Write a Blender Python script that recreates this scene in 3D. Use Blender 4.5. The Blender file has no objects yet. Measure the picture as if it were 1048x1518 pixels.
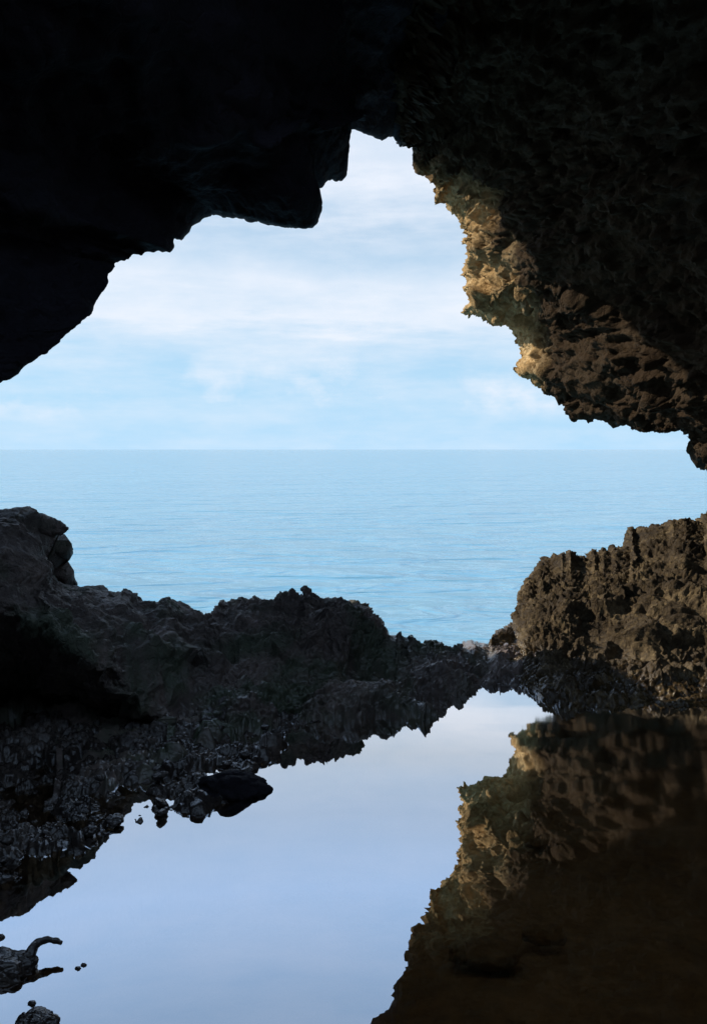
import bpy, math, random
import numpy as np
random.seed(4)
R = math.radians
sc = bpy.context.scene
col = sc.collection

# ------------------------------------------------------------------ camera
H = 1.5                                   # eye height above the pool
FPX = 1263.0                              # focal length in photo pixels
TH = math.atan(93.0 / FPX)                # tilt below the horizon
cam = bpy.data.cameras.new("camera")
cam.sensor_fit = 'VERTICAL'; cam.sensor_height = 36.0
cam.lens = 36.0 * FPX / 1518.0
cam.clip_start = 0.05; cam.clip_end = 60000
co = bpy.data.objects.new("camera", cam); col.objects.link(co)
co.location = (0, 0, H); co.rotation_euler = (R(90) - TH, 0, 0)
sc.camera = co

# ------------------------------------------------------------------ sky and sun
SUN = np.array([-0.82, 0.18, 0.50]); SUN /= np.linalg.norm(SUN)
sun_el = math.asin(SUN[2]); sun_az = math.atan2(SUN[0], SUN[1])
w = bpy.data.worlds.new("World"); sc.world = w; w.use_nodes = True
nt = w.node_tree; nt.nodes.clear()
N = lambda t, tree=None: (tree or nt).nodes.new(t)

def link(a, b, tree=None):
    (tree or nt).links.new(a, b)

def math_node(tree, op, a, b=None, clamp=False):
    n = tree.nodes.new('ShaderNodeMath'); n.operation = op; n.use_clamp = clamp
    for i, v in enumerate((a, b)):
        if v is None: continue
        if isinstance(v, (int, float)): n.inputs[i].default_value = v
        else: tree.links.new(v, n.inputs[i])
    return n.outputs[0]

def ramp(tree, fac, stops, interp='LINEAR'):
    n = tree.nodes.new('ShaderNodeValToRGB'); cr = n.color_ramp; cr.interpolation = interp
    while len(cr.elements) < len(stops): cr.elements.new(0.5)
    for e, (p, c) in zip(cr.elements, stops):
        e.position = p
        e.color = (c, c, c, 1) if isinstance(c, (int, float)) else (*c, 1)
    tree.links.new(fac, n.inputs[0])
    return n.outputs[0]

def mixrgb(tree, fac, a, b, blend='MIX'):
    n = tree.nodes.new('ShaderNodeMixRGB'); n.blend_type = blend
    for i, v in enumerate((fac, a, b)):
        if isinstance(v, (int, float)): n.inputs[i].default_value = v
        elif isinstance(v, tuple): n.inputs[i].default_value = (*v, 1)
        else: tree.links.new(v, n.inputs[i])
    return n.outputs[0]

sky = N('ShaderNodeTexSky'); sky.sky_type = 'NISHITA'; sky.sun_disc = False
sky.sun_elevation = sun_el; sky.sun_rotation = sun_az
sky.altitude = 10; sky.air_density = 1.0; sky.dust_density = 0.6; sky.ozone_density = 2.0
tc = N('ShaderNodeTexCoord')
sep = N('ShaderNodeSeparateXYZ'); link(tc.outputs['Generated'], sep.inputs[0])
elev = math_node(nt, 'ARCSINE', sep.outputs['Z'])                # radians above the horizon
azim = math_node(nt, 'ARCTAN2', sep.outputs['X'], sep.outputs['Y'])
def cloud_noise(sa, se, scale, detail, seed, rough=0.55):
    cmb = N('ShaderNodeCombineXYZ')
    link(math_node(nt, 'MULTIPLY', azim, sa), cmb.inputs[0])
    link(math_node(nt, 'MULTIPLY', elev, se), cmb.inputs[1])
    cmb.inputs[2].default_value = seed
    n = N('ShaderNodeTexNoise'); n.inputs['Scale'].default_value = scale
    n.inputs['Detail'].default_value = detail; n.inputs['Roughness'].default_value = rough
    link(cmb.outputs[0], n.inputs['Vector'])
    return n.outputs['Fac']
big = cloud_noise(1.0, 1.6, 4.0, 5, 3.1)
streak = cloud_noise(1.0, 6.0, 3.4, 9, 8.7, 0.62)
puff = cloud_noise(1.0, 2.2, 11.0, 8, 1.3, 0.6)
wob = math_node(nt, 'MULTIPLY', math_node(nt, 'SUBTRACT', big, 0.5), 0.07)
wob2 = math_node(nt, 'MULTIPLY', math_node(nt, 'SUBTRACT', streak, 0.5), 0.10)
e2 = math_node(nt, 'ADD', math_node(nt, 'ADD', elev, wob), wob2)
e01 = math_node(nt, 'MULTIPLY', e2, 1.0 / 1.2, True)            # 0..1 over 0..69 degrees
d2 = lambda deg: R(deg) / 1.2
cover = ramp(nt, e01, [(0, 0.16), (d2(3), 0.08), (d2(6.0), 0.30), (d2(7.4), 0.50), (d2(8.3), 0.86), (d2(10.5), 0.85),
                       (d2(12.0), 0.40), (d2(13.6), 0.28), (d2(15.5), 0.58), (d2(18), 0.85), (d2(22), 0.55), (d2(28), 0.30), (1, 0.25)])
tex = math_node(nt, 'ADD', math_node(nt, 'MULTIPLY', math_node(nt, 'SUBTRACT', streak, 0.5), 1.4),
                math_node(nt, 'MULTIPLY', math_node(nt, 'SUBTRACT', puff, 0.5), 0.8))
calm = ramp(nt, elev, [(R(16), 1.0), (R(24), 0.35)])
cov = math_node(nt, 'ADD', cover, math_node(nt, 'MULTIPLY', tex, calm), True)
low_puffs = math_node(nt, 'MULTIPLY', ramp(nt, cloud_noise(1.0, 1.6, 9.0, 7, 5.2, 0.55), [(0.52, 0.0), (0.66, 1.0)]), ramp(nt, elev, [(R(1.5), 0.0), (R(3.0), 0.75), (R(5.0), 0.4), (R(7.0), 0.0)]))
cov = math_node(nt, 'ADD', cov, low_puffs, True)
base = mixrgb(nt, ramp(nt, elev, [(0.0, 0.95), (R(5), 0.85), (R(14), 0.60), (R(30), 0.75), (R(60), 0.5)]), sky.outputs[0], (5.0, 7.7, 10.3))
cloudcol = (8.5, 9.05, 10.1)
mix = mixrgb(nt, cov, base, cloudcol)
mix = mixrgb(nt, 1.0, mix, ramp(nt, math_node(nt, 'MULTIPLY', elev, 0.6), [(0.0, (0.97, 1.0, 1.0)), (R(20) * .6, (1.0, 1.0, 1.0)), (R(28) * .6, (0.98, 0.97, 1.0)), (R(55) * .6, (1.0, 1.0, 1.0))]), 'MULTIPLY')
lift = ramp(nt, elev, [(R(20), 0.0), (R(28), 1.0), (R(50), 0.8), (1.0, 0.5)])
mix = mixrgb(nt, 1.0, mix, mixrgb(nt, lift, (1.0, 1.0, 1.0), (1.65, 1.80, 2.05)), 'MULTIPLY')   # brighter sky overhead
bg = N('ShaderNodeBackground'); bg.inputs['Strength'].default_value = 0.1
link(mix, bg.inputs['Color'])
wo = N('ShaderNodeOutputWorld'); link(bg.outputs[0], wo.inputs[0])

sl = bpy.data.lights.new("sun", 'SUN'); sl.energy = 5.0; sl.angle = R(0.5); sl.color = (1.0, 0.9, 0.74)
so = bpy.data.objects.new("sun", sl); col.objects.link(so)
from mathutils import Vector
so.rotation_euler = Vector(SUN).to_track_quat('Z', 'Y').to_euler()
so.location = (-20, 12, 20)

vs = sc.view_settings
vs.view_transform = 'Standard'; vs.look = 'None'; vs.gamma = 1; vs.exposure = 0
try: vs.use_curve_mapping = False
except Exception: pass
sc.cycles.max_bounces = 8; sc.cycles.diffuse_bounces = 4; sc.cycles.glossy_bounces = 4
sc.cycles.transparent_max_bounces = 8
try:
    sc.cycles.use_denoising = True
except Exception: pass

# ------------------------------------------------------------------ helpers
CT, ST = math.cos(TH), math.sin(TH)
def ray(px, py):
    px = np.asarray(px, float); py = np.asarray(py, float)
    xc = (px - 524) / FPX; yc = -(py - 759) / FPX
    dy = CT + yc * ST; dz = -ST + yc * CT
    return np.stack([xc / dy, np.ones_like(xc), dz / dy], -1)
def P(px, py, d):
    r = ray(px, py); d = np.asarray(d, float)[..., None] * H
    return np.array([0, 0, H]) + r * d
def W(px, py, z=0.0):
    r = ray(px, py)
    t = (z - H) / r[..., 2]
    return np.array([0, 0, H]) + r * t[..., None]
def proj(p):
    x, y, z = p[..., 0], p[..., 1], p[..., 2] - H
    fwd = y * CT - z * ST; up = y * ST + z * CT
    fwd = np.where(np.abs(fwd) < 1e-3, 1e-3, fwd)
    return 524 + FPX * x / fwd, 759 - FPX * up / fwd, fwd

def _hash(ix, iy, iz, seed):
    h = (ix.astype(np.uint32) * np.uint32(374761393)) ^ (iy.astype(np.uint32) * np.uint32(668265263)) ^ (iz.astype(np.uint32) * np.uint32(2147483647 - 5)) ^ np.uint32((seed * 2654435761) & 0xffffffff)
    h ^= h >> np.uint32(15); h *= np.uint32(2246822519); h ^= h >> np.uint32(13); h *= np.uint32(3266489917); h ^= h >> np.uint32(16)
    return h
def perlin(p, seed=0):
    i = np.floor(p).astype(np.int64); f = p - i
    u = f * f * f * (f * (f * 6 - 15) + 10)
    out = np.zeros(p.shape[:-1])
    for dx in (0, 1):
        for dy in (0, 1):
            for dz in (0, 1):
                h = _hash(i[..., 0] + dx, i[..., 1] + dy, i[..., 2] + dz, seed)
                gx = (h & np.uint32(1023)) / 511.5 - 1; gy = ((h >> np.uint32(10)) & np.uint32(1023)) / 511.5 - 1; gz = ((h >> np.uint32(20)) & np.uint32(1023)) / 511.5 - 1
                wgt = (u[..., 0] if dx else 1 - u[..., 0]) * (u[..., 1] if dy else 1 - u[..., 1]) * (u[..., 2] if dz else 1 - u[..., 2])
                out += wgt * (gx * (f[..., 0] - dx) + gy * (f[..., 1] - dy) + gz * (f[..., 2] - dz))
    return out
def fbm(p, octv=4, seed=0, rough=0.5, ridged=False):
    a, s, o = 1.0, 0.0, np.zeros(p.shape[:-1])
    for k in range(octv):
        n = perlin(p * (2.03 ** k) + k * 17.3, seed + k)
        if ridged: n = 0.45 - np.abs(n) * 1.8
        o += a * n; a *= rough
    return o
def worley(p, seed=0):
    i = np.floor(p).astype(np.int64)
    f1 = np.full(p.shape[:-1], 9.0); f2 = f1.copy(); cid = np.zeros(p.shape[:-1])
    for dx in (-1, 0, 1):
        for dy in (-1, 0, 1):
            for dz in (-1, 0, 1):
                c = i + np.array([dx, dy, dz])
                h = _hash(c[..., 0], c[..., 1], c[..., 2], seed)
                q = np.stack([(h & np.uint32(1023)) / 1023.0, ((h >> np.uint32(10)) & np.uint32(1023)) / 1023.0, ((h >> np.uint32(20)) & np.uint32(1023)) / 1023.0], -1) + c
                d = np.linalg.norm(p - q, axis=-1)
                near = d < f1
                f2 = np.where(near, f1, np.minimum(f2, d))
                cid = np.where(near, (_hash(c[..., 0], c[..., 1], c[..., 2], seed + 77) & np.uint32(4095)) / 4095.0, cid)
                f1 = np.where(near, d, f1)
    return f1, f2, cid

def arc(poly, n):
    """resample a polyline (columns px, py, extra...) to n points evenly by screen length"""
    poly = np.asarray(poly, float)
    s = np.r_[0, np.cumsum(np.hypot(np.diff(poly[:, 0]), np.diff(poly[:, 1])))]
    t = np.linspace(0, s[-1], n)
    return np.stack([np.interp(t, s, poly[:, k]) for k in range(poly.shape[1])], -1)
def smooth(a, k):
    if k < 2: return a
    ker = np.hanning(k + 2)[1:-1]; ker /= ker.sum()
    pad = [(k, k)] + [(0, 0)] * (a.ndim - 1)
    b = np.pad(a, pad, mode='edge')
    if a.ndim == 1: return np.convolve(b, ker, 'same')[k:-k]
    return np.stack([np.convolve(b[:, j], ker, 'same')[k:-k] for j in range(a.shape[1])], -1)
def pchip_rows(rows, nodes, t):
    """rows (R,U,3) at parameters nodes -> (len(t),U,3), no overshoot"""
    rows = np.asarray(rows, float); nodes = np.asarray(nodes, float)
    h = np.diff(nodes)[:, None, None]; dlt = np.diff(rows, axis=0) / h
    m = np.zeros_like(rows)
    a, b = dlt[:-1], dlt[1:]
    same = (a * b) > 0
    with np.errstate(all='ignore'):
        m[1:-1] = np.where(same, 2 * a * b / (a + b), 0)
    m[0], m[-1] = dlt[0], dlt[-1]
    m = np.nan_to_num(m)
    k = np.clip(np.searchsorted(nodes, t, side='right') - 1, 0, len(nodes) - 2)
    hh = (nodes[k + 1] - nodes[k]); s = ((t - nodes[k]) / hh)[:, None, None]; hh = hh[:, None, None]
    return ((2*s**3 - 3*s**2 + 1) * rows[k] + (s**3 - 2*s**2 + s) * hh * m[k] + (-2*s**3 + 3*s**2) * rows[k+1] + (s**3 - s**2) * hh * m[k+1])
def grid_normals(g):
    du = np.gradient(g, axis=1); dv = np.gradient(g, axis=0)
    n = np.cross(du, dv); l = np.linalg.norm(n, axis=-1, keepdims=True)
    return n / np.maximum(l, 1e-9)
def mesh_from(name, verts, quads, material, shade=True):
    me = bpy.data.meshes.new(name)
    v = np.asarray(verts, np.float32).reshape(-1, 3); q = np.asarray(quads, np.int32)
    me.vertices.add(len(v)); me.vertices.foreach_set('co', v.ravel())
    me.loops.add(q.size); me.loops.foreach_set('vertex_index', q.ravel())
    k = q.shape[1]
    me.polygons.add(len(q)); me.polygons.foreach_set('loop_start', np.arange(0, q.size, k, dtype=np.int32))
    try: me.polygons.foreach_set('loop_total', np.full(len(q), k, np.int32))
    except Exception: pass
    me.update(calc_edges=True); me.validate()
    if shade: me.polygons.foreach_set('use_smooth', np.ones(len(me.polygons), bool))
    me.materials.append(material)
    return me
def add_obj(name, me, label=None, cat=None, group=None, kind=None, parent=None):
    o = bpy.data.objects.new(name, me); col.objects.link(o)
    for k, v in (('label', label), ('category', cat), ('group', group), ('kind', kind)):
        if v: o[k] = v
    if parent: o.parent = parent
    return o
def grid_quads(nv, nu):
    a = np.arange(nv * nu).reshape(nv, nu)
    return np.stack([a[:-1, :-1], a[:-1, 1:], a[1:, 1:], a[1:, :-1]], -1).reshape(-1, 4)

def tvals(nodes, counts):
    t = []
    for a, b, c in zip(nodes[:-1], nodes[1:], counts):
        t.append(np.linspace(a, b, c, endpoint=False))
    return np.r_[np.concatenate(t), nodes[-1]]

# ------------------------------------------------------------------ materials
def rock_mat(name, c_dark, c_mid, c_light, rough=0.75, scale=1.0, bump=0.6, stain=None, wet_z=None, spec=0.35, shade_col=None):
    m = bpy.data.materials.new(name); m.use_nodes = True
    t = m.node_tree; t.nodes.clear()
    out = t.nodes.new('ShaderNodeOutputMaterial'); b = t.nodes.new('ShaderNodeBsdfPrincipled')
    t.links.new(b.outputs[0], out.inputs[0])
    c = t.nodes.new('ShaderNodeTexCoord')
    def noise(s, det, r=0.6, dist=0.0):
        n = t.nodes.new('ShaderNodeTexNoise'); n.inputs['Scale'].default_value = s * scale
        n.inputs['Detail'].default_value = det; n.inputs['Roughness'].default_value = r; n.inputs['Distortion'].default_value = dist
        t.links.new(c.outputs['Object'], n.inputs['Vector']); return n.outputs['Fac']
    n1 = noise(1.6, 8, 0.65, 0.4); n2 = noise(14, 6, 0.7); n3 = noise(70, 4, 0.6)
    k = math_node(t, 'ADD', math_node(t, 'MULTIPLY', n1, 0.6), math_node(t, 'MULTIPLY', n2, 0.4))
    colr = ramp(t, k, [(0.34, c_dark), (0.5, c_mid), (0.66, c_light)])
    if stain:
        n4 = noise(0.9, 5, 0.6, 0.8)
        colr = mixrgb(t, ramp(t, n4, [(0.48, 0.0), (0.62, 0.8)]), colr, stain)
    if shade_col:      # shade painted into the colour, tan stone left bare in the sun patch
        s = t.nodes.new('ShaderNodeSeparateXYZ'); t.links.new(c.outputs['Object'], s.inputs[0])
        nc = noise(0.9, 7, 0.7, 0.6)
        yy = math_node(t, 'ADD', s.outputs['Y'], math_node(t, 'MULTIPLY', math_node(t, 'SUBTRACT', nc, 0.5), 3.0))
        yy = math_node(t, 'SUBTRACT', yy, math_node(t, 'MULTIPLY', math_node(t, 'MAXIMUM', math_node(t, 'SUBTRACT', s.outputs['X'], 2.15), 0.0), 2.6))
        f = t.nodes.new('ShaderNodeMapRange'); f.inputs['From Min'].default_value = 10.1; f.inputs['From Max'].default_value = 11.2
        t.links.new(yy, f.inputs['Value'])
        bed = math_node(t, 'ADD', s.outputs['Z'], math_node(t, 'MULTIPLY', math_node(t, 'SUBTRACT', nc, 0.5), 1.6))  # height edge of the painted shade
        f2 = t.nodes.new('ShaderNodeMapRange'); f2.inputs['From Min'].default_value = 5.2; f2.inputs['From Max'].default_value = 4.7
        t.links.new(bed, f2.inputs['Value'])                  # tan stone below, painted shade above
        colr = mixrgb(t, math_node(t, 'MULTIPLY', f.outputs[0], f2.outputs[0]), mixrgb(t, 0.05, shade_col, colr), colr)
    v = t.nodes.new('ShaderNodeTexVoronoi'); v.feature = 'DISTANCE_TO_EDGE'; v.inputs['Scale'].default_value = 9 * scale
    wv = t.nodes.new('ShaderNodeVectorMath'); wv.operation = 'ADD'
    t.links.new(c.outputs['Object'], wv.inputs[0])
    nv = t.nodes.new('ShaderNodeTexNoise'); nv.inputs['Scale'].default_value = 5 * scale; nv.inputs['Detail'].default_value = 4
    t.links.new(c.outputs['Object'], nv.inputs['Vector'])
    sc_ = t.nodes.new('ShaderNodeVectorMath'); sc_.operation = 'SCALE'; sc_.inputs['Scale'].default_value = 0.25 / scale
    t.links.new(nv.outputs['Color'], sc_.inputs[0]); t.links.new(sc_.outputs[0], wv.inputs[1])
    t.links.new(wv.outputs[0], v.inputs['Vector'])
    crack = ramp(t, v.outputs['Distance'], [(0.0, 0.0), (0.12, 1.0)])
    t.links.new(colr, b.inputs['Base Color'])
    hgt = math_node(t, 'ADD', math_node(t, 'MULTIPLY', n2, 0.9), math_node(t, 'ADD', math_node(t, 'MULTIPLY', n3, 0.35), math_node(t, 'MULTIPLY', crack, 0.25)))
    bp = t.nodes.new('ShaderNodeBump'); bp.inputs['Strength'].default_value = bump; bp.inputs['Distance'].default_value = 0.06 / scale
    t.links.new(hgt, bp.inputs['Height']); t.links.new(bp.outputs[0], b.inputs['Normal'])
    rr = ramp(t, n2, [(0.35, max(0.05, rough - 0.15)), (0.65, min(1, rough + 0.15))])
    if wet_z is not None:
        s = t.nodes.new('ShaderNodeSeparateXYZ'); g = t.nodes.new('ShaderNodeNewGeometry'); t.links.new(g.outputs['Position'], s.inputs[0])
        zz = math_node(t, 'ADD', s.outputs['Z'], math_node(t, 'MULTIPLY', math_node(t, 'SUBTRACT', n1, 0.5), wet_z))
        wet = ramp(t, math_node(t, 'DIVIDE', zz, wet_z, True), [(0.3, 1.0), (1.0, 0.0)])
        rr = mixrgb(t, wet, rr, (0.09, 0.09, 0.09))
        t.links.new(math_node(t, 'MULTIPLY', math_node(t, 'SUBTRACT', 1.0, math_node(t, 'MULTIPLY', wet, 0.75)), bump), bp.inputs['Strength'])
    t.links.new(rr, b.inputs['Roughness'])
    b.inputs['Specular IOR Level'].default_value = spec
    return m
M = {}
M['roof'] = rock_mat('near_black_rock', (0.006, 0.005, 0.008), (0.012, 0.011, 0.015), (0.022, 0.020, 0.026), 0.85, 0.8, 0.5, spec=0.15)  # near-black base colours, shared by roof and boulder
M['wall'] = rock_mat('tan_limestone', (0.17, 0.105, 0.045), (0.44, 0.29, 0.135), (0.72, 0.54, 0.31), 0.9, 1.4, 0.7, spec=0.12, shade_col=(0.019, 0.0115, 0.0075))  # last colour is the shade painted on the wall
M['ridge'] = rock_mat('dark_shore_rock', (0.05, 0.040, 0.037), (0.12, 0.096, 0.085), (0.24, 0.185, 0.16), 0.6, 1.6, 0.7, stain=(0.06, 0.080, 0.050), wet_z=0.35, spec=0.35)
M['mound'] = rock_mat('brown_reef_rock', (0.020, 0.013, 0.007), (0.055, 0.037, 0.018), (0.22, 0.16, 0.085), 0.8, 2.4, 0.8, wet_z=0.2, spec=0.25)
M['shelf'] = rock_mat('wet_shore_rubble', (0.014, 0.011, 0.010), (0.042, 0.034, 0.030), (0.11, 0.088, 0.075), 0.45, 2.6, 0.7, wet_z=0.15, spec=0.5)
M['bed'] = rock_mat('pool_silt', (0.06, 0.038, 0.018), (0.16, 0.105, 0.05), (0.26, 0.18, 0.10), 0.9, 1.2, 0.4)

# pool water
def pool_mat():
    m = bpy.data.materials.new('still_pool_water'); m.use_nodes = True
    t = m.node_tree; t.nodes.clear()
    out = t.nodes.new('ShaderNodeOutputMaterial')
    gl = t.nodes.new('ShaderNodeBsdfGlossy'); gl.inputs['Roughness'].default_value = 0.006; gl.inputs['Color'].default_value = (0.98, 0.99, 1, 1)
    tr = t.nodes.new('ShaderNodeBsdfTransparent'); tr.inputs['Color'].default_value = (0.80, 0.66, 0.50, 1)
    lw = t.nodes.new('ShaderNodeLayerWeight'); lw.inputs['Blend'].default_value = 0.5
    fac = ramp(t, lw.outputs['Facing'], [(0.0, 0.08), (0.44, 0.32), (0.60, 0.50), (0.67, 0.74), (0.73, 0.92), (1.0, 1.0)])
    mx = t.nodes.new('ShaderNodeMixShader'); t.links.new(fac, mx.inputs[0]); t.links.new(tr.outputs[0], mx.inputs[1]); t.links.new(gl.outputs[0], mx.inputs[2])
    c = t.nodes.new('ShaderNodeTexCoord')
    mp = t.nodes.new('ShaderNodeMapping'); mp.inputs['Scale'].default_value = (0.6, 2.2, 1); t.links.new(c.outputs['Object'], mp.inputs[0])
    n = t.nodes.new('ShaderNodeTexNoise'); n.inputs['Scale'].default_value = 2.0; n.inputs['Detail'].default_value = 0.5; t.links.new(mp.outputs[0], n.inputs['Vector'])
    s = t.nodes.new('ShaderNodeSeparateXYZ'); t.links.new(c.outputs['Object'], s.inputs[0])
    msk = t.nodes.new('ShaderNodeMapRange'); msk.inputs['From Min'].default_value = 0.2; msk.inputs['From Max'].default_value = 1.6
    msk.inputs['To Min'].default_value = 0.02; msk.inputs['To Max'].default_value = 0.10
    t.links.new(s.outputs['X'], msk.inputs['Value'])
    bp = t.nodes.new('ShaderNodeBump'); bp.inputs['Distance'].default_value = 0.012
    t.links.new(msk.outputs[0], bp.inputs['Strength']); t.links.new(n.outputs['Fac'], bp.inputs['Height'])
    ruf = t.nodes.new('ShaderNodeMapRange'); ruf.inputs['From Min'].default_value = 0.55; ruf.inputs['From Max'].default_value = 1.5
    ruf.inputs['To Min'].default_value = 0.004; ruf.inputs['To Max'].default_value = 0.06                # breeze ruffles the right side
    t.links.new(s.outputs['X'], ruf.inputs['Value']); t.links.new(ruf.outputs[0], gl.inputs['Roughness'])
    t.links.new(bp.outputs[0], gl.inputs['Normal'])
    t.links.new(mx.outputs[0], out.inputs[0])
    return m
M['pool'] = pool_mat()

def sea_mat():
    m = bpy.data.materials.new('open_sea_water'); m.use_nodes = True
    t = m.node_tree; t.nodes.clear()
    out = t.nodes.new('ShaderNodeOutputMaterial')
    b = t.nodes.new('ShaderNodeBsdfPrincipled'); t.links.new(b.outputs[0], out.inputs[0])
    b.inputs['Base Color'].default_value = (0.13, 0.295, 0.375, 1)
    b.inputs['Roughness'].default_value = 0.12; b.inputs['IOR'].default_value = 1.33
    c = t.nodes.new('ShaderNodeTexCoord')
    def noise(sx, sy, s, det, dist=0.0):
        mp = t.nodes.new('ShaderNodeMapping'); mp.inputs['Scale'].default_value = (sx, sy, 1); t.links.new(c.outputs['Object'], mp.inputs[0])
        n = t.nodes.new('ShaderNodeTexNoise'); n.inputs['Scale'].default_value = s; n.inputs['Detail'].default_value = det
        n.inputs['Distortion'].default_value = dist
        t.links.new(mp.outputs[0], n.inputs['Vector']); return n.outputs['Fac']
    a = noise(0.50, 1.0, 0.34, 3, 0.6); d = noise(0.6, 1.0, 1.1, 2); e = noise(0.45, 1.0, 0.06, 3, 0.5)
    h = math_node(t, 'ADD', math_node(t, 'MULTIPLY', a, 1.5), math_node(t, 'ADD', math_node(t, 'MULTIPLY', d, 0.16), math_node(t, 'MULTIPLY', e, 4.0)))
    bp = t.nodes.new('ShaderNodeBump'); bp.inputs['Strength'].default_value = 1.0; bp.inputs['Distance'].default_value = 0.7
    t.links.new(h, bp.inputs['Height']); t.links.new(bp.outputs[0], b.inputs['Normal'])
    return m
M['sea'] = sea_mat()

# ------------------------------------------------------------------ traced outlines (photo pixels, distance in eye heights)
RIM_L = [(-700,1500,2.0),(-520,1150,2.2),(-360,860,2.48),(-180,665,2.65),(-60,590,2.79),(0,558,2.88),(27,553,2.93),(37,541,2.97),(70,522,3.06),(92,507,3.15),(100,497,3.19),(120,480,3.24),(135,464,3.33),(145,445,3.38),(162,419,3.47),(161,407,3.51),(171,395,3.56),(172,389,3.6),(192,385,3.6),(199,377,3.65),(210,380,3.65),(217,375,3.69),(252,374,3.69),(259,366,3.74),(259,354,3.78),(270,354,3.83),(275,345,3.87),(287,334,3.96),(300,320,4.0),(312,314,4.05),(340,319,4.05),(357,320,4.05),(370,326,4.05),(395,327,4.05),(425,332,4.05),(457,333,4.05),(469,326,4.09),(473,312,4.14),(471,302,4.23),(462,290,4.32),(461,279,4.41),(477,276,4.5),(482,270,4.54),(492,264,4.59),(505,265,4.71),(513,259,4.84),(514,242,5.03),(516,220,5.21),(515,195,5.2),(522,191,5.28),(531,191,5.38),(542,198,5.51),(557,201,5.68),(565,206,5.77),(584,201,5.99),(586,206,6.01),(594,212,6.1)]
RIM_R = [(594,212,6.2),(593,218,6.45),(610,221,6.85),(618,228,7.05),(625,238,7.3),(616,245,7.4),(616,257,7.4),(625,262,7.5),(639,260,7.6),(635,270,7.6),(644,283,7.7),(639,291,7.7),(644,304,7.8),(662,306,7.9),(665,317,7.9),(678,325,7.9),(682,338,8.0),(683,346,8.0),(688,351,8.0),(684,364,8.0),(693,370,8.0),(691,385,8.0),(686,396,8.0),(680,409,8.0),(688,419,8.0),(687,430,8.0),(692,443,8.0),(691,453,8.0),(682,464,8.0),(693,470,8.0),(704,466,8.0),(720,479,8.0),(746,486,8.0),(754,498,8.0),(764,511,8.0),(764,532,8.0),(759,553,8.0),(775,554,7.9),(785,566,7.9),(801,579,7.9),(822,579,7.85),(827,592,7.8),(835,610,7.8),(850,615,7.8),(866,613,7.59),(887,618,7.45),(918,624,7.14),(945,623,6.85),(960,617,6.65),(971,623,6.65),(994,627,6.55),(1005,630,6.45),(1015,644,6.45),(1018,660,6.35),(1031,668,6.35),(1031,678,6.25),(1041,683,6.25),(1043,694,6.25),(1054,699,6.15),(1090,725,6.05),(1150,790,5.85),(1230,900,5.55),(1330,1100,5.05),(1450,1350,4.45)]
CREST_BANK = [(-700,560,2.3),(-400,640,2.6),(-150,715,2.95),(-60,735,3.1),(0,752,3.25),(20,749,3.27),(37,749,3.28),(52,759,3.3),(65,767,3.3),(69,777,3.3),(94,784,3.32),(90,792,3.34),(77,805,3.38),(77,820,3.42),(92,831,3.45),(100,842,3.48),(116,861,3.5),(140,866,3.55),(150,872,3.56),(165,874,3.57),(172,879,3.58),(185,871,3.6),(200,880,3.6),(205,890,3.62),(225,892,3.63),(250,887,3.65),(265,891,3.68),(277,901,3.7),(292,905,3.7),(302,912,3.72),(318,930,3.75),(345,965,3.75),(370,1000,3.7)]
CREST_RIDGE = [(255,1010,3.65),(285,960,3.7),(302,914,3.75),(311,911,3.76),(320,900,3.77),(327,892,3.77),(332,897,3.78),(340,890,3.78),(347,895,3.78),(350,886,3.78),(360,886,3.78),(365,892,3.78),(372,884,3.78),(390,886,3.8),(407,885,3.8),(415,875,3.8),(435,875,3.8),(450,882,3.8),(452,871,3.8),(465,877,3.8),(480,887,3.8),(492,885,3.8),(505,880,3.8),(529,881,3.8),(543,899,3.8),(553,911,3.8),(572,922,3.8),(586,933,3.8),(596,931,3.8),(605,939,3.8),(615,937,3.8),(629,945,3.8),(634,942,3.8),(653,950,3.8),(670,958,3.82),(677,953,3.85),(686,953,3.87),(691,958,3.9),(703,951,3.92),(715,956,3.95),(724,957,4.0),(750,955,4.05),(800,960,4.1),(850,970,4.1)]
CREST_MOUND = [(700,985,3.9),(718,962,4.0),(727,942,4.1),(740,938,4.2),(751,931,4.3),(761,931,4.4),(763,912,4.5),(772,894,4.6),(772,879,4.7),(780,858,4.8),(793,850,4.85),(801,839,4.9),(814,831,5.0),(832,821,5.0),(837,824,5.0),(845,818,5.0),(861,829,5.05),(874,829,5.05),(879,818,5.05),(884,824,5.05),(892,813,5.1),(903,819,5.1),(910,811,5.1),(926,812,5.1),(934,811,5.15),(934,784,5.2),(942,790,5.2),(955,783,5.2),(973,781,5.2),(986,781,5.2),(994,772,5.2),(1015,770,5.2),(1033,779,5.2),(1044,781,5.2),(1044,769,5.2),(1080,757,5.15),(1200,715,5.0),(1400,640,4.6),(1700,540,4.0)]
def tab(x, pts):
    pts = np.asarray(pts, float); return np.interp(x, pts[:, 0], pts[:, 1])
def with_noise(pts, amp, seed, freq=0.09):
    """small natural jaggedness on a traced outline"""
    q = np.stack([np.arange(len(pts)) * freq, np.full(len(pts), 3.7 * seed), np.zeros(len(pts))], -1)
    o = pts.copy()
    o[:, 0] += amp * fbm(q, 3, seed); o[:, 1] += amp * fbm(q + 50, 3, seed + 9)
    return o

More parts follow.
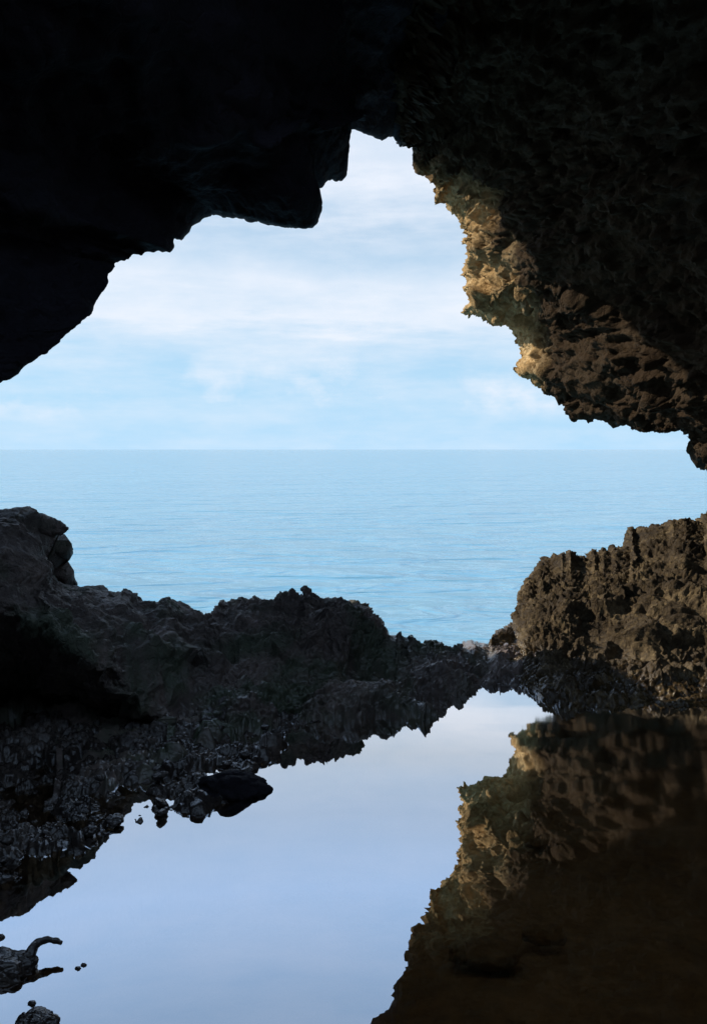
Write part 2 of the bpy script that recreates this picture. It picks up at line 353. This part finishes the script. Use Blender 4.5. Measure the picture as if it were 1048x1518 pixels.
# ------------------------------------------------------------------ the cave: roof and right-hand overhang
CX, CZ = 0.2, 2.4
rimL = arc(RIM_L, 900); rimR = arc(RIM_R, 760)
def shell(rim, side, nu_over, brow, nodes, counts):
    p = P(rim[:, 0], rim[:, 1], rim[:, 2])
    rs = smooth(rim, 61)
    ps = P(rs[:, 0], rs[:, 1], rs[:, 2])
    ang = np.arctan2(ps[:, 2] - CZ, ps[:, 0] - CX)
    if side < 0: ang = np.where(ang < -math.pi * 0.6, ang + 2 * math.pi, ang)
    ang = smooth(ang, 61)
    r2 = smooth(rim, 21); ps2 = P(r2[:, 0], r2[:, 1], r2[:, 2])
    o = np.stack([np.cos(ang), np.zeros_like(ang), np.sin(ang)], -1)
    Q = np.stack([CX + 5.2 * np.cos(ang), np.full_like(ang, -3.0), 1.4 + 4.6 * np.sin(ang)], -1)
    B = np.stack([CX + 2.5 * np.cos(ang), np.full_like(ang, -7.5), 1.4 + 3.0 * np.sin(ang)], -1)
    Bc = np.stack([0 * ang + CX, np.full_like(ang, -8.5), 0 * ang + 1.4], -1)
    yb = np.maximum(p[:, 1] + 0.5, brow(rim))
    kk = (yb / ps[:, 1])[:, None]; low = np.array([0, 0, -H])
    e1 = low + (ps - low) * kk                                 # the brow rises seaward, steeper than the lines of sight
    e1 = e1 + o * (0.8 if side < 0 else 0.4)
    e0 = p + (e1 - p) * 0.3 + o * (0.2 if side < 0 else 0.14)
    e2 = e1 + o * 1.6 + np.array([0, 0.5, 0]); e3 = e1 + o * 9 + np.array([0, 1.0, 0])
    if side < 0:                                               # unseen brow added high over the mouth to block sun
        far = np.stack([(rs[:, 0] - 524) / FPX * 14.6, np.full(len(rs), 14.6), np.maximum(9.3, e1[:, 2] + 0.6)], -1)
        kf = np.clip((rs[:, 0] - 240) / 90, 0, 1)[:, None]
        e2 = (e1 + o * 1.6 + np.array([0, 0.2, 0])) * (1 - kf) + far * kf; e3 = e2 + o * 8 + np.array([0, -2.0, 0]) * (1 - kf)
    i1 = ps2 + (Q - ps2) * 0.08 + o * (0.22 if side < 0 else -0.05)
    i2 = ps + (Q - ps) * 0.28 + o * (0.55 if side < 0 else 0.35)
    i3 = ps + (Q - ps) * 0.6 + o * 0.7
    rows = [e3, e2, e1, e0, p, i1, i2, i3, Q, B, Bc]
    # past the seam the sheet tucks in behind its neighbour
    k = np.arange(len(rim)); over = np.clip((k - (len(rim) - nu_over)) / nu_over, 0, 1) if side < 0 else np.clip((nu_over - k) / nu_over, 0, 1)
    rows = [r + o * (0.55 * over)[:, None] for r in rows]
    t = tvals(nodes, counts)
    return pchip_rows(rows, nodes, t), t, o
ND = [0, 1, 2, 3, 4, 5, 6, 7, 8, 9, 10]
# left / top roof
def cut_light_hole(g):
    """quads to keep: all but a ragged hole added overhead, out of view, for fill light"""
    q = grid_quads(*g.shape[:2]); c = g.reshape(-1, 3)[q].mean(1)
    nz = 0.8 * fbm(c * 0.9, 3, 5)
    hole = (c[:, 1] > 0.4 + nz) & (c[:, 1] < 2.7 + nz) & (c[:, 2] > 3.6 + nz)
    return q[~hole]
SHADE_BROW = [(-700, 6.9), (-200, 6.9), (-60, 6.5), (100, 5.8), (200, 5.8), (250, 7.0), (330, 13.0), (400, 13.6), (520, 13.6), (600, 13.0)]  # seaward reach of the unseen brow, shaped to steer sun and shade
rl = np.vstack([rimL, rimR[1:45]])
rl = with_noise(rl, 2.6, 5, 0.3)
g, tv, o = shell(rl, -1, 44, lambda r: tab(r[:, 0], SHADE_BROW), ND, [6, 8, 14, 10, 60, 70, 70, 50, 24, 8])
nrm = grid_normals(g)
inn = np.array([CX, 0, CZ]) - g; inn[..., 1] = 0
sgn = np.sign(np.sum(nrm * inn, -1)); 
if np.mean(sgn[40:200]) < 0: nrm = -nrm
away = np.clip(np.abs(tv - 4) / 0.8, 0.06, 1)[:, None]
dsp = 0.30 * fbm(g * 0.55, 4, 21) * away + 0.10 * fbm(g * np.array([1.4, 1.4, 2.6]), 4, 31, ridged=True) * away + 0.035 * fbm(g * 6.0, 4, 41, 0.6) * np.clip(away + 0.25, 0, 1)
f1, f2, cid = worley(g * 1.6 + 0.4 * fbm(g * 2.0, 2, 3)[..., None], 7)
dsp += (0.16 * (cid - 0.5) * np.clip((f2 - f1) * 4, 0, 1)) * away
gx, gy, gd = proj(g)
def along(poly, wpx):
    d = np.full(gx.shape, 1e9); poly = np.asarray(poly, float)
    for (a, b) in zip(poly[:-1], poly[1:]):
        ab = b - a; tt = np.clip(((gx - a[0]) * ab[0] + (gy - a[1]) * ab[1]) / (ab @ ab), 0, 1)
        d = np.minimum(d, np.hypot(gx - a[0] - tt * ab[0], gy - a[1] - tt * ab[1]))
    return np.exp(-(d / wpx) ** 2) * (gd > 0.5)
dsp += 0.14 * along([(370,204),(420,195),(460,184),(520,168)], 5) + 0.18 * along([(615,134),(690,128),(740,118),(800,98)], 6) + 0.03 * along([(320,305),(370,310),(420,322),(460,326)], 5)
roof = g + nrm * dsp[..., None]
me = mesh_from('cave_roof', roof, cut_light_hole(roof), M['roof'])
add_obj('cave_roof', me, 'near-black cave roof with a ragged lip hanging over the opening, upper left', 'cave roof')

# right-hand overhang
rr = np.vstack([rimL[-18:], rimR[1:]])
rr = with_noise(rr, 3.0, 8, 0.2)
g, tv, o = shell(rr, 1, 16, lambda r: r[:, 2] * H + 0.7, ND, [6, 10, 10, 10, 110, 170, 110, 60, 20, 6])
nrm = grid_normals(g)
inn = np.array([CX, 0, CZ]) - g; inn[..., 1] = 0
sgn = np.sign(np.sum(nrm * inn, -1))
if np.mean(sgn[60:300]) < 0: nrm = -nrm
away = np.clip(np.abs(tv - 4) / 0.7, 0.10, 1)[:, None]
q = g + 0.09 * np.stack([fbm(g * 3.0, 4, 61), fbm(g * 3.0, 4, 62), fbm(g * 3.0, 4, 63)], -1)
tilt = q + np.stack([0 * q[..., 0], 0 * q[..., 0], 0.25 * q[..., 0] - 0.12 * q[..., 1]], -1)      # dipping beds
a1 = worley(tilt * np.array([1.5, 1.5, 3.6]), 11); a2 = worley(tilt * np.array([4.0, 4.0, 9.5]), 12); a3 = worley(tilt * np.array([8.5, 8.5, 21.0]), 13)
nar = np.clip(away + 0.25, 0, 1)
msk = np.clip(0.8 + 1.5 * fbm(tilt * np.array([0.9, 0.9, 1.8]), 2, 58), 0.25, 1.6)
dsp = 0.24 * fbm(g * 0.6, 3, 51) * away + 0.10 * fbm(tilt * np.array([1.2, 1.2, 3.4]), 5, 55, 0.6, ridged=True) * nar
dsp += 0.20 * (a1[2] - 0.5) * np.clip((a1[1] - a1[0]) * 5, 0, 1) * away
dsp += msk * (0.05 * (0.55 - a2[0]) + 0.15 * (a2[2] - 0.5) * np.clip((a2[1] - a2[0]) * 8, 0, 1)) * nar
dsp += msk * 0.085 * (a3[2] - 0.5) * np.clip((a3[1] - a3[0]) * 8, 0.2, 1) + 0.02 * (0.5 - a3[0]) + 0.05 * fbm(tilt * np.array([9, 9, 20.0]), 4, 57, 0.6, ridged=True)
dsp = dsp - np.percentile(dsp, 70) * (1 - 0.5 * away)
wall = g + nrm * dsp[..., None]
me = mesh_from('rock_overhang', wall, cut_light_hole(wall), M['wall'])
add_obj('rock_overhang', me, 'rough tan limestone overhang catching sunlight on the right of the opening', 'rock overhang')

# (a hole is added in the unseen roof over the viewer as fill light, see skylight())
# ------------------------------------------------------------------ rock masses standing in the mouth
def mass(name, crest, nu, rows_fn, nodes, counts, matname, label, cat, disp_fn, crest_node, crest_noise=1.6, seed=1):
    c = with_noise(arc(crest, nu), crest_noise, seed, 0.12)
    cs = smooth(c, 31)
    rows = rows_fn(c, cs)
    t = tvals(nodes, counts)
    g = pchip_rows(rows, nodes, t)
    n = grid_normals(g)
    if np.mean(n[g.shape[0] // 2, :, 2]) < 0: n = -n
    near = np.clip(np.abs(t - crest_node) / 1.3, 0.06, 1)[:, None]
    dd = disp_fn(g, near); dd = dd - np.percentile(dd, 72) * (0.45 + 0.1 * near)   # keep the crest where it was traced
    v = g + n * dd[..., None]
    me = mesh_from(name, v, grid_quads(*g.shape[:2]), M[matname])
    return add_obj(name, me, label, cat), v
def dents(g, lst):
    x, y, f = proj(g); d = np.zeros(x.shape)
    for (px, py, rx, ry, dep) in lst:
        d -= dep * np.exp(-((x - px) / rx) ** 2 - ((y - py) / ry) ** 2) * (f > 0.3)
    return d
def off(p, dx=0, dy=0, dz=0): return p + np.array([dx, dy, dz])
def setz(p, z):
    q = p.copy(); q[..., 2] = z; return q

# left bank with a black hollow
def bank_rows(c, cs):
    x = cs[:, 0]
    cr = P(c[:, 0], c[:, 1], c[:, 2]); crs = P(cs[:, 0], cs[:, 1], cs[:, 2])
    base = W(x, tab(x, [(-700,1800),(-300,1400),(0,1205),(100,1180),(210,1152),(330,1090),(400,1062)]), 0.0)
    hol = P(x - 4, tab(x, [(-700,1250),(-300,1120),(0,1075),(100,1085),(200,1110),(260,1085),(330,1050),(400,1040)]), tab(x, [(-700,2.0),(-300,2.6),(0,3.2),(120,3.2),(190,3.1),(250,2.85),(300,3.0),(400,3.2)]))
    hol[:, 2] = np.maximum(hol[:, 2], 0.02)
    lip = P(x, tab(x, [(-700,800),(-300,870),(0,905),(60,925),(120,960),(165,1005),(210,1045),(250,1035),(330,1000),(400,1010)]), tab(x, [(-700,1.9),(-300,2.35),(0,2.75),(60,2.78),(120,2.76),(200,2.8),(260,3.0),(330,3.35),(400,3.5)]))
    up = P(x - tab(x, [(0, 12), (60, 30), (110, 26), (180, 0)]), tab(x, [(-700,700),(-300,770),(0,840),(60,858),(120,895),(165,915),(210,925),(250,925),(330,960),(400,1000)]), tab(x, [(-700,2.0),(-300,2.4),(0,2.85),(60,2.92),(120,3.05),(200,3.25),(260,3.4),(330,3.6),(400,3.65)]))
    bdx = np.stack([tab(c[:, 0], [(30, 0), (60, -.12), (94, -.17), (108, -.05), (130, 0)]), 0 * x, 0 * x], -1)
    b1 = off(crs, 0, 0.45, -0.25) + bdx; b2 = off(crs, 0, 1.0, -1.6) + bdx; b3 = setz(off(crs, 0, 1.8, 0), -8.0)
    return [setz(off(base, 0, -0.25, 0), -0.5), base, hol, lip, up, cr, b1, b2, b3]
def crag(g, near, k, seed, big=0.15, mid=0.09, fine=0.05):
    """broken rock: stepped blocks, sharp ridges and fine splinters"""
    q = g + 0.09 / k * np.stack([fbm(g * 3.0 * k, 3, seed), fbm(g * 3.0 * k, 3, seed + 1), fbm(g * 3.0 * k, 3, seed + 2)], -1)
    a1 = worley(q * np.array([2.0, 2.0, 2.9]) * k, seed + 3); a2 = worley(q * np.array([5.0, 5.0, 7.5]) * k, seed + 4); a3 = worley(q * np.array([12.0, 12.0, 15.0]) * k, seed + 5)
    nr = np.clip(near * 1.1 - 0.02, 0, 1); ed = lambda a, m: np.clip((a[1] - a[0]) * m, 0, 1)
    d = (big * fbm(g * 1.2 * k, 3, seed + 6) + 1.2 * big * (a1[2] - 0.5) * ed(a1, 5)) * near
    msk = np.clip(0.75 + 1.3 * fbm(g * 1.7, 2, seed + 9), 0.25, 1.5); mid = mid * msk; fine = fine * msk      # worn faces beside crumbly ones
    d += (mid * fbm(q * 3.2 * k, 4, seed + 7, 0.6, ridged=True) + mid * (a2[2] - 0.5) * ed(a2, 6) + 0.3 * mid * (0.5 - a2[0])) * nr
    return d + fine * (a3[2] - 0.5) * ed(a3, 6) + 0.35 * fine * (0.5 - a3[0]) + 0.6 * fine * fbm(g * 13 * k, 4, seed + 8, 0.6, ridged=True)
def bank_disp(g, near): return crag(g, near, 1.0, 71, 0.14, 0.075, 0.04) + dents(g, [(84, 822, 22, 22, 0.10), (108, 848, 18, 20, 0.09)])
bank, _ = mass('rock_bank', CREST_BANK, 760, bank_rows, list(range(9)), [10, 50, 60, 80, 90, 20, 12, 6], 'ridge', 'dark brown rock bank with a pitch-black hollow and a pointed crag, far left', 'rock bank', bank_disp, 5, 1.6, 2)

# middle ridge
def ridge_rows(c, cs):
    x = cs[:, 0]
    cr = P(c[:, 0], c[:, 1], c[:, 2]); crs = P(cs[:, 0], cs[:, 1], cs[:, 2])
    wl = W(x, tab(x, [(240,1105),(330,1085),(400,1074),(440,1068),(500,1064),(600,1056),(650,1050),(695,1038),(712,1016),(740,1010),(770,1011),(850,1012)]), 0.0)
    zc = crs[:, 2:3]
    f1 = wl * 0.72 + crs * 0.28; f1[:, 2] = zc[:, 0] * 0.42; 
    f2 = wl * 0.40 + crs * 0.60; f2[:, 2] = zc[:, 0] * 0.78
    return [setz(off(wl, 0, -0.3, 0), -0.5), wl, f1, f2, cr, off(crs, 0, 0.35, -0.12), off(crs, 0, 0.8, -1.2), setz(off(crs, 0, 1.8, 0), -8.0)]
def ridge_disp(g, near): return crag(g, near, 1.2, 81, 0.13, 0.062, 0.055) + dents(g, [(535, 878, 28, 18, 0.10), (560, 965, 60, 32, 0.22), (650, 1035, 55, 20, 0.18), (440, 905, 45, 14, 0.12), (330, 960, 25, 14, 0.12)])
mass('rock_ridge', CREST_RIDGE, 760, ridge_rows, list(range(8)), [10, 80, 90, 90, 14, 10, 6], 'ridge', 'low black-brown rock ridge with a jagged crest between the pool and the sea', 'rock ridge', ridge_disp, 4, 1.6, 3)

# right-hand mound
def mound_rows(c, cs):
    x = cs[:, 0]
    cr = P(c[:, 0], c[:, 1], c[:, 2]); crs = P(cs[:, 0], cs[:, 1], cs[:, 2])
    xb = x + tab(x, [(700, 0), (760, 15), (800, 8), (900, 0), (1700, 0)])
    wl = W(xb, tab(x, [(700,1004),(740,1008),(775,1022),(800,1032),(850,1039),(950,1045),(1048,1048),(1300,1060),(1700,1100)]), 0.0)
    zc = crs[:, 2]
    f1 = wl * 0.80 + crs * 0.20; f1[:, 2] = zc * 0.20
    f2 = wl * 0.50 + crs * 0.50; f2[:, 2] = zc * 0.58
    return [setz(off(wl, 0, -0.3, 0), -0.5), wl, f1, f2, cr, off(crs, 0.1, 0.5, -0.12), off(crs, 0.1, 1.2, -1.4), setz(off(crs, 0, 2.4, 0), -8.0)]
def mound_disp(g, near): return np.clip((g[..., 2] + 0.12) / 0.3, 0.35, 1) * crag(g, near, 1.7, 91, 0.12, 0.075, 0.05)
mass('rock_mound', CREST_MOUND, 700, mound_rows, list(range(8)), [10, 110, 110, 110, 16, 10, 6], 'mound', 'brown spiky reef rock mound rising from the right end of the pool', 'rock mound', mound_disp, 4, 2.2, 4)

# wet rubble shelf along the near left shore
SHORE = [(-700,1900),(-300,1560),(-100,1360),(0,1292),(60,1258),(120,1238),(175,1222),(225,1209),(270,1198),(300,1190),(335,1168),(365,1145),(385,1125),(410,1100),(450,1074),(480,1066)]
sh = arc(SHORE, 620); sh = with_noise(sh, 7.0, 6, 0.06)
wl = W(sh[:, 0], sh[:, 1]); wls = W(smooth(sh, 41)[:, 0], smooth(sh, 41)[:, 1])
dirn = np.stack([np.full(len(wl), -0.35), np.full(len(wl), 1.0), np.zeros(len(wl))], -1)
wd = tab(sh[:, 0], [(-700, 1.6), (0, 1.2), (250, 0.9), (400, 0.45), (480, 0.3)])[:, None]
rows = [setz(wls - dirn * 0.45, -0.55), wl, setz(wls + dirn * wd * 0.25, -0.006), setz(wls + dirn * wd * 0.6, 0.004), setz(wls + dirn * wd * 1.1, 0.08), setz(wls + dirn * wd * 2.0, -0.05)]
t = tvals(list(range(6)), [14, 70, 80, 70, 20]); g = pchip_rows(rows, list(range(6)), t)
n = grid_normals(g)
if np.mean(n[..., 2]) < 0: n = -n
a1 = worley(g * np.array([6, 6, 6.0]) + 0.5 * fbm(g * 5, 3, 100)[..., None], 51); a2 = worley(g * 15, 52); a3 = worley(g * 34, 53)
dsp = 0.07 * fbm(g * 2.2, 3, 101) + 0.035 * (0.45 - a1[0]) + 0.055 * (a1[2] - 0.5) + 0.03 * (0.5 - a2[0]) + 0.03 * (a2[2] - 0.5) + 0.016 * (a3[2] - 0.5) + 0.03 * fbm(g * 8, 4, 103, 0.6, ridged=True)
dsp -= np.mean(dsp)
me = mesh_from('rock_shelf', g + n * dsp[..., None], grid_quads(*g.shape[:2]), M['shelf'])
add_obj('rock_shelf', me, 'low shelf of wet glinting rubble at the left edge of the pool', 'rock shelf')

# ------------------------------------------------------------------ single stones
def stone(name, size, seed, matname, sub=5, rough=0.25):
    import bmesh
    bm = bmesh.new(); bmesh.ops.create_icosphere(bm, subdivisions=sub, radius=1.0)
    v = np.array([x.co[:] for x in bm.verts])
    a = worley(v * 1.3 + seed * 3.1, seed)
    k = 1 + 0.30 * fbm(v * 1.2 + seed, 3, seed) + rough * (a[2] - 0.5) * np.clip((a[1] - a[0]) * 3, 0, 1) + 0.08 * fbm(v * 5, 3, seed + 3)
    v = v * k[:, None] * np.array(size)
    f = np.array([[l.index for l in p.verts] for p in bm.faces]); bm.free()
    return mesh_from(name, v, f, M[matname])
me = stone('shore_boulder', (0.15, 0.10, 0.075), 12, 'roof', 5, 0.6)
o = add_obj('shore_boulder', me, 'black angular boulder sticking out of the shore into the bright water', 'boulder')
o.location = W(347, 1172); o.location.z = 0.0; o.rotation_euler = (0, 0.1, 0.5)

def limb(name, pts, rad, seed, matname, amp):
    """knobbly tapering rock arm swept along a curve"""
    pts = np.array(pts, float); rad = np.array(rad, float); n = len(pts)
    tt = np.linspace(0, n - 1, 60); k = np.arange(n)
    c = np.stack([np.interp(tt, k, pts[:, j]) for j in range(3)], -1); c = smooth(c, 9); r = np.interp(tt, k, rad)
    tg = np.gradient(c, axis=0); tg /= np.linalg.norm(tg, axis=1, keepdims=True)
    upv = np.array([0.0, -0.3, 1.0]); s = np.cross(tg, upv); s /= np.linalg.norm(s, axis=1, keepdims=True); u = np.cross(s, tg)
    a = np.linspace(0, 2 * math.pi, 28, endpoint=False)
    v = c[:, None] + r[:, None, None] * (np.cos(a)[None, :, None] * s[:, None] + np.sin(a)[None, :, None] * u[:, None])
    v[0] = c[0]; v[-1] = c[-1]
    d = amp * (fbm(v * 22, 4, seed))
    v = v + (v - c[:, None]) / np.maximum(r[:, None, None], 1e-4) * d[..., None]
    idx = np.arange(60 * 28).reshape(60, 28); idn = np.roll(idx, -1, 1)
    q = np.stack([idx[:-1], idn[:-1], idn[1:], idx[1:]], -1).reshape(-1, 4)
    return mesh_from(name, v, q, M[matname])
me = limb('spur', [P(30, 792, 3.26), P(52, 783, 3.25), P(70, 783, 3.25), P(88, 783, 3.25), P(103, 785, 3.25)], [0.12, 0.10, 0.075, 0.04, 0.004], 15, 'ridge', 0.03)
add_obj('spur', me, parent=bank)
# rock with a hooked arm, lower left in the pool
me = stone('hooked_pool_rock', (0.088, 0.07, 0.048), 31, 'shelf', 5, 0.35)
hp = W(5, 1440)
o = add_obj('hooked_pool_rock', me, 'dark rock with a curling hooked arm standing in the pool, lower left', 'rock'); o.location = hp
A = lambda px, py, z: W(px, py, z) - hp
me = limb('arm', [A(30, 1428, 0.02), A(45, 1418, 0.03), A(50, 1404, 0.045), A(58, 1396, 0.05), A(72, 1392, 0.05), A(84, 1394, 0.045), A(93, 1399, 0.04)], [0.022, 0.016, 0.012, 0.011, 0.011, 0.008, 0.002], 5, 'shelf', 0.008)
add_obj('arm', me, parent=o)
me = stone('pool_rock', (0.055, 0.05, 0.04), 41, 'shelf', 5, 0.5)
o = add_obj('pool_rock', me, 'small two-pointed rock tip breaking the water at the bottom edge, lower left', 'rock'); hp = W(55, 1522); o.location = hp
for a, b, c in (((34, 1516), (36, 1500), 0.012), ((70, 1516), (78, 1498), 0.012)):
    me = limb('point', [A(a[0], a[1], 0.0), A((a[0] + b[0]) / 2, (a[1] + b[1]) / 2, 0.02), A(b[0], b[1], 0.03)], [0.02, 0.013, 0.002], 7, 'shelf', 0.004)
    add_obj('point', me, parent=o)
peb = [stone('pebble', (0.012, 0.010, 0.009), 50 + i, 'shelf', 3, 0.4) for i in range(2)]
for i, (px, py, s, lab) in enumerate([(116, 1436, 0.7, 'tiny dark pebble in the pool, left one of a close pair'), (125, 1431, 0.7, 'tiny dark pebble in the pool, right one of a close pair'), (48, 1488, 0.9, 'tiny dark pebble poking out of the pool just above the two-pointed rock'), (1, 1390, 1.2, 'dark pebble in the pool at the left edge above the hooked rock')]):
    o = add_obj('pebble', peb[i % 2], lab, 'pebble', 'pebbles in the pool'); o.location = W(px, py); o.scale = (s, s, s)

# loose wet stones on the shelf
var = [stone('shore_stone', (0.05, 0.04, 0.03), 60 + i, 'shelf', 4, 0.5) for i in range(5)]
rs = random.Random(9)
for i in range(34):
    k = rs.uniform(0.42, 0.97)
    j = int(k * 619); b = wls[j]; off_ = rs.uniform(-0.05, 0.30) * (1 if k < 0.9 else 0.6)
    p = b + dirn[j] * off_; z = 0.02 + max(0, off_) * 0.22
    s = rs.uniform(0.25, 0.8)
    o = add_obj('shore_stone', var[i % 5], 'small wet dark stone among many loose ones along the left shore of the pool', 'stone', 'loose stones on the shore')
    o.location = (p[0] + rs.uniform(-.05, .05), p[1], z); o.scale = (s, s, s * rs.uniform(.7, 1.1)); o.rotation_euler = (rs.uniform(-.4, .4), rs.uniform(-.4, .4), rs.uniform(0, 6.3))

# ------------------------------------------------------------------ pool, its bed, the sea
xs = np.linspace(-9, 9, 260); ys = np.linspace(-9, 6.2, 240)
X, Y = np.meshgrid(xs, ys)
pb = np.stack([X, Y, np.zeros_like(X)], -1)
pb[..., 2] = -0.32 + 0.10 * fbm(pb * 0.7, 4, 111) + 0.03 * fbm(pb * 4, 3, 112)
add_obj('pool_bed', mesh_from('pool_bed', pb, grid_quads(240, 260), M['bed']), kind='structure')
add_obj('pool', mesh_from('pool', [(-9, -9, 0), (9, -9, 0), (9, 5.75, 0), (-9, 5.75, 0)], [(0, 1, 2, 3)], M['pool'], False), kind='structure')
for i, (px, py, s, lab) in enumerate([(806, 1386, 1.0, 'pale flat stone lying under the dark water on the right'), (800, 1250, 0.8, 'brown stone under the water below the mound'), (720, 1410, 1.6, 'dark rounded stone under the water near the reflection edge')]):
    p = W(px, py, -0.27)
    o = add_obj('sunken_stone', stone('sunken_stone', (0.08, 0.05, 0.03), 80 + i, 'bed', 4, 0.3), lab, 'stone'); o.location = p; o.scale = (s, s, s)
SEA = -6.5
ring = np.concatenate([[0.5], np.geomspace(4, 40000, 90)]); an = np.linspace(0, 2 * math.pi, 128, endpoint=False)
sv = np.stack([ring[:, None] * np.cos(an), ring[:, None] * np.sin(an), np.full((len(ring), 128), SEA)], -1)
idx = np.arange(sv.shape[0] * 128).reshape(-1, 128); idn = np.roll(idx, -1, 1)
q = np.stack([idx[:-1], idx[1:], idn[1:], idn[:-1]], -1).reshape(-1, 4)
add_obj('sea', mesh_from('sea', sv, q, M['sea'], False), kind='structure')
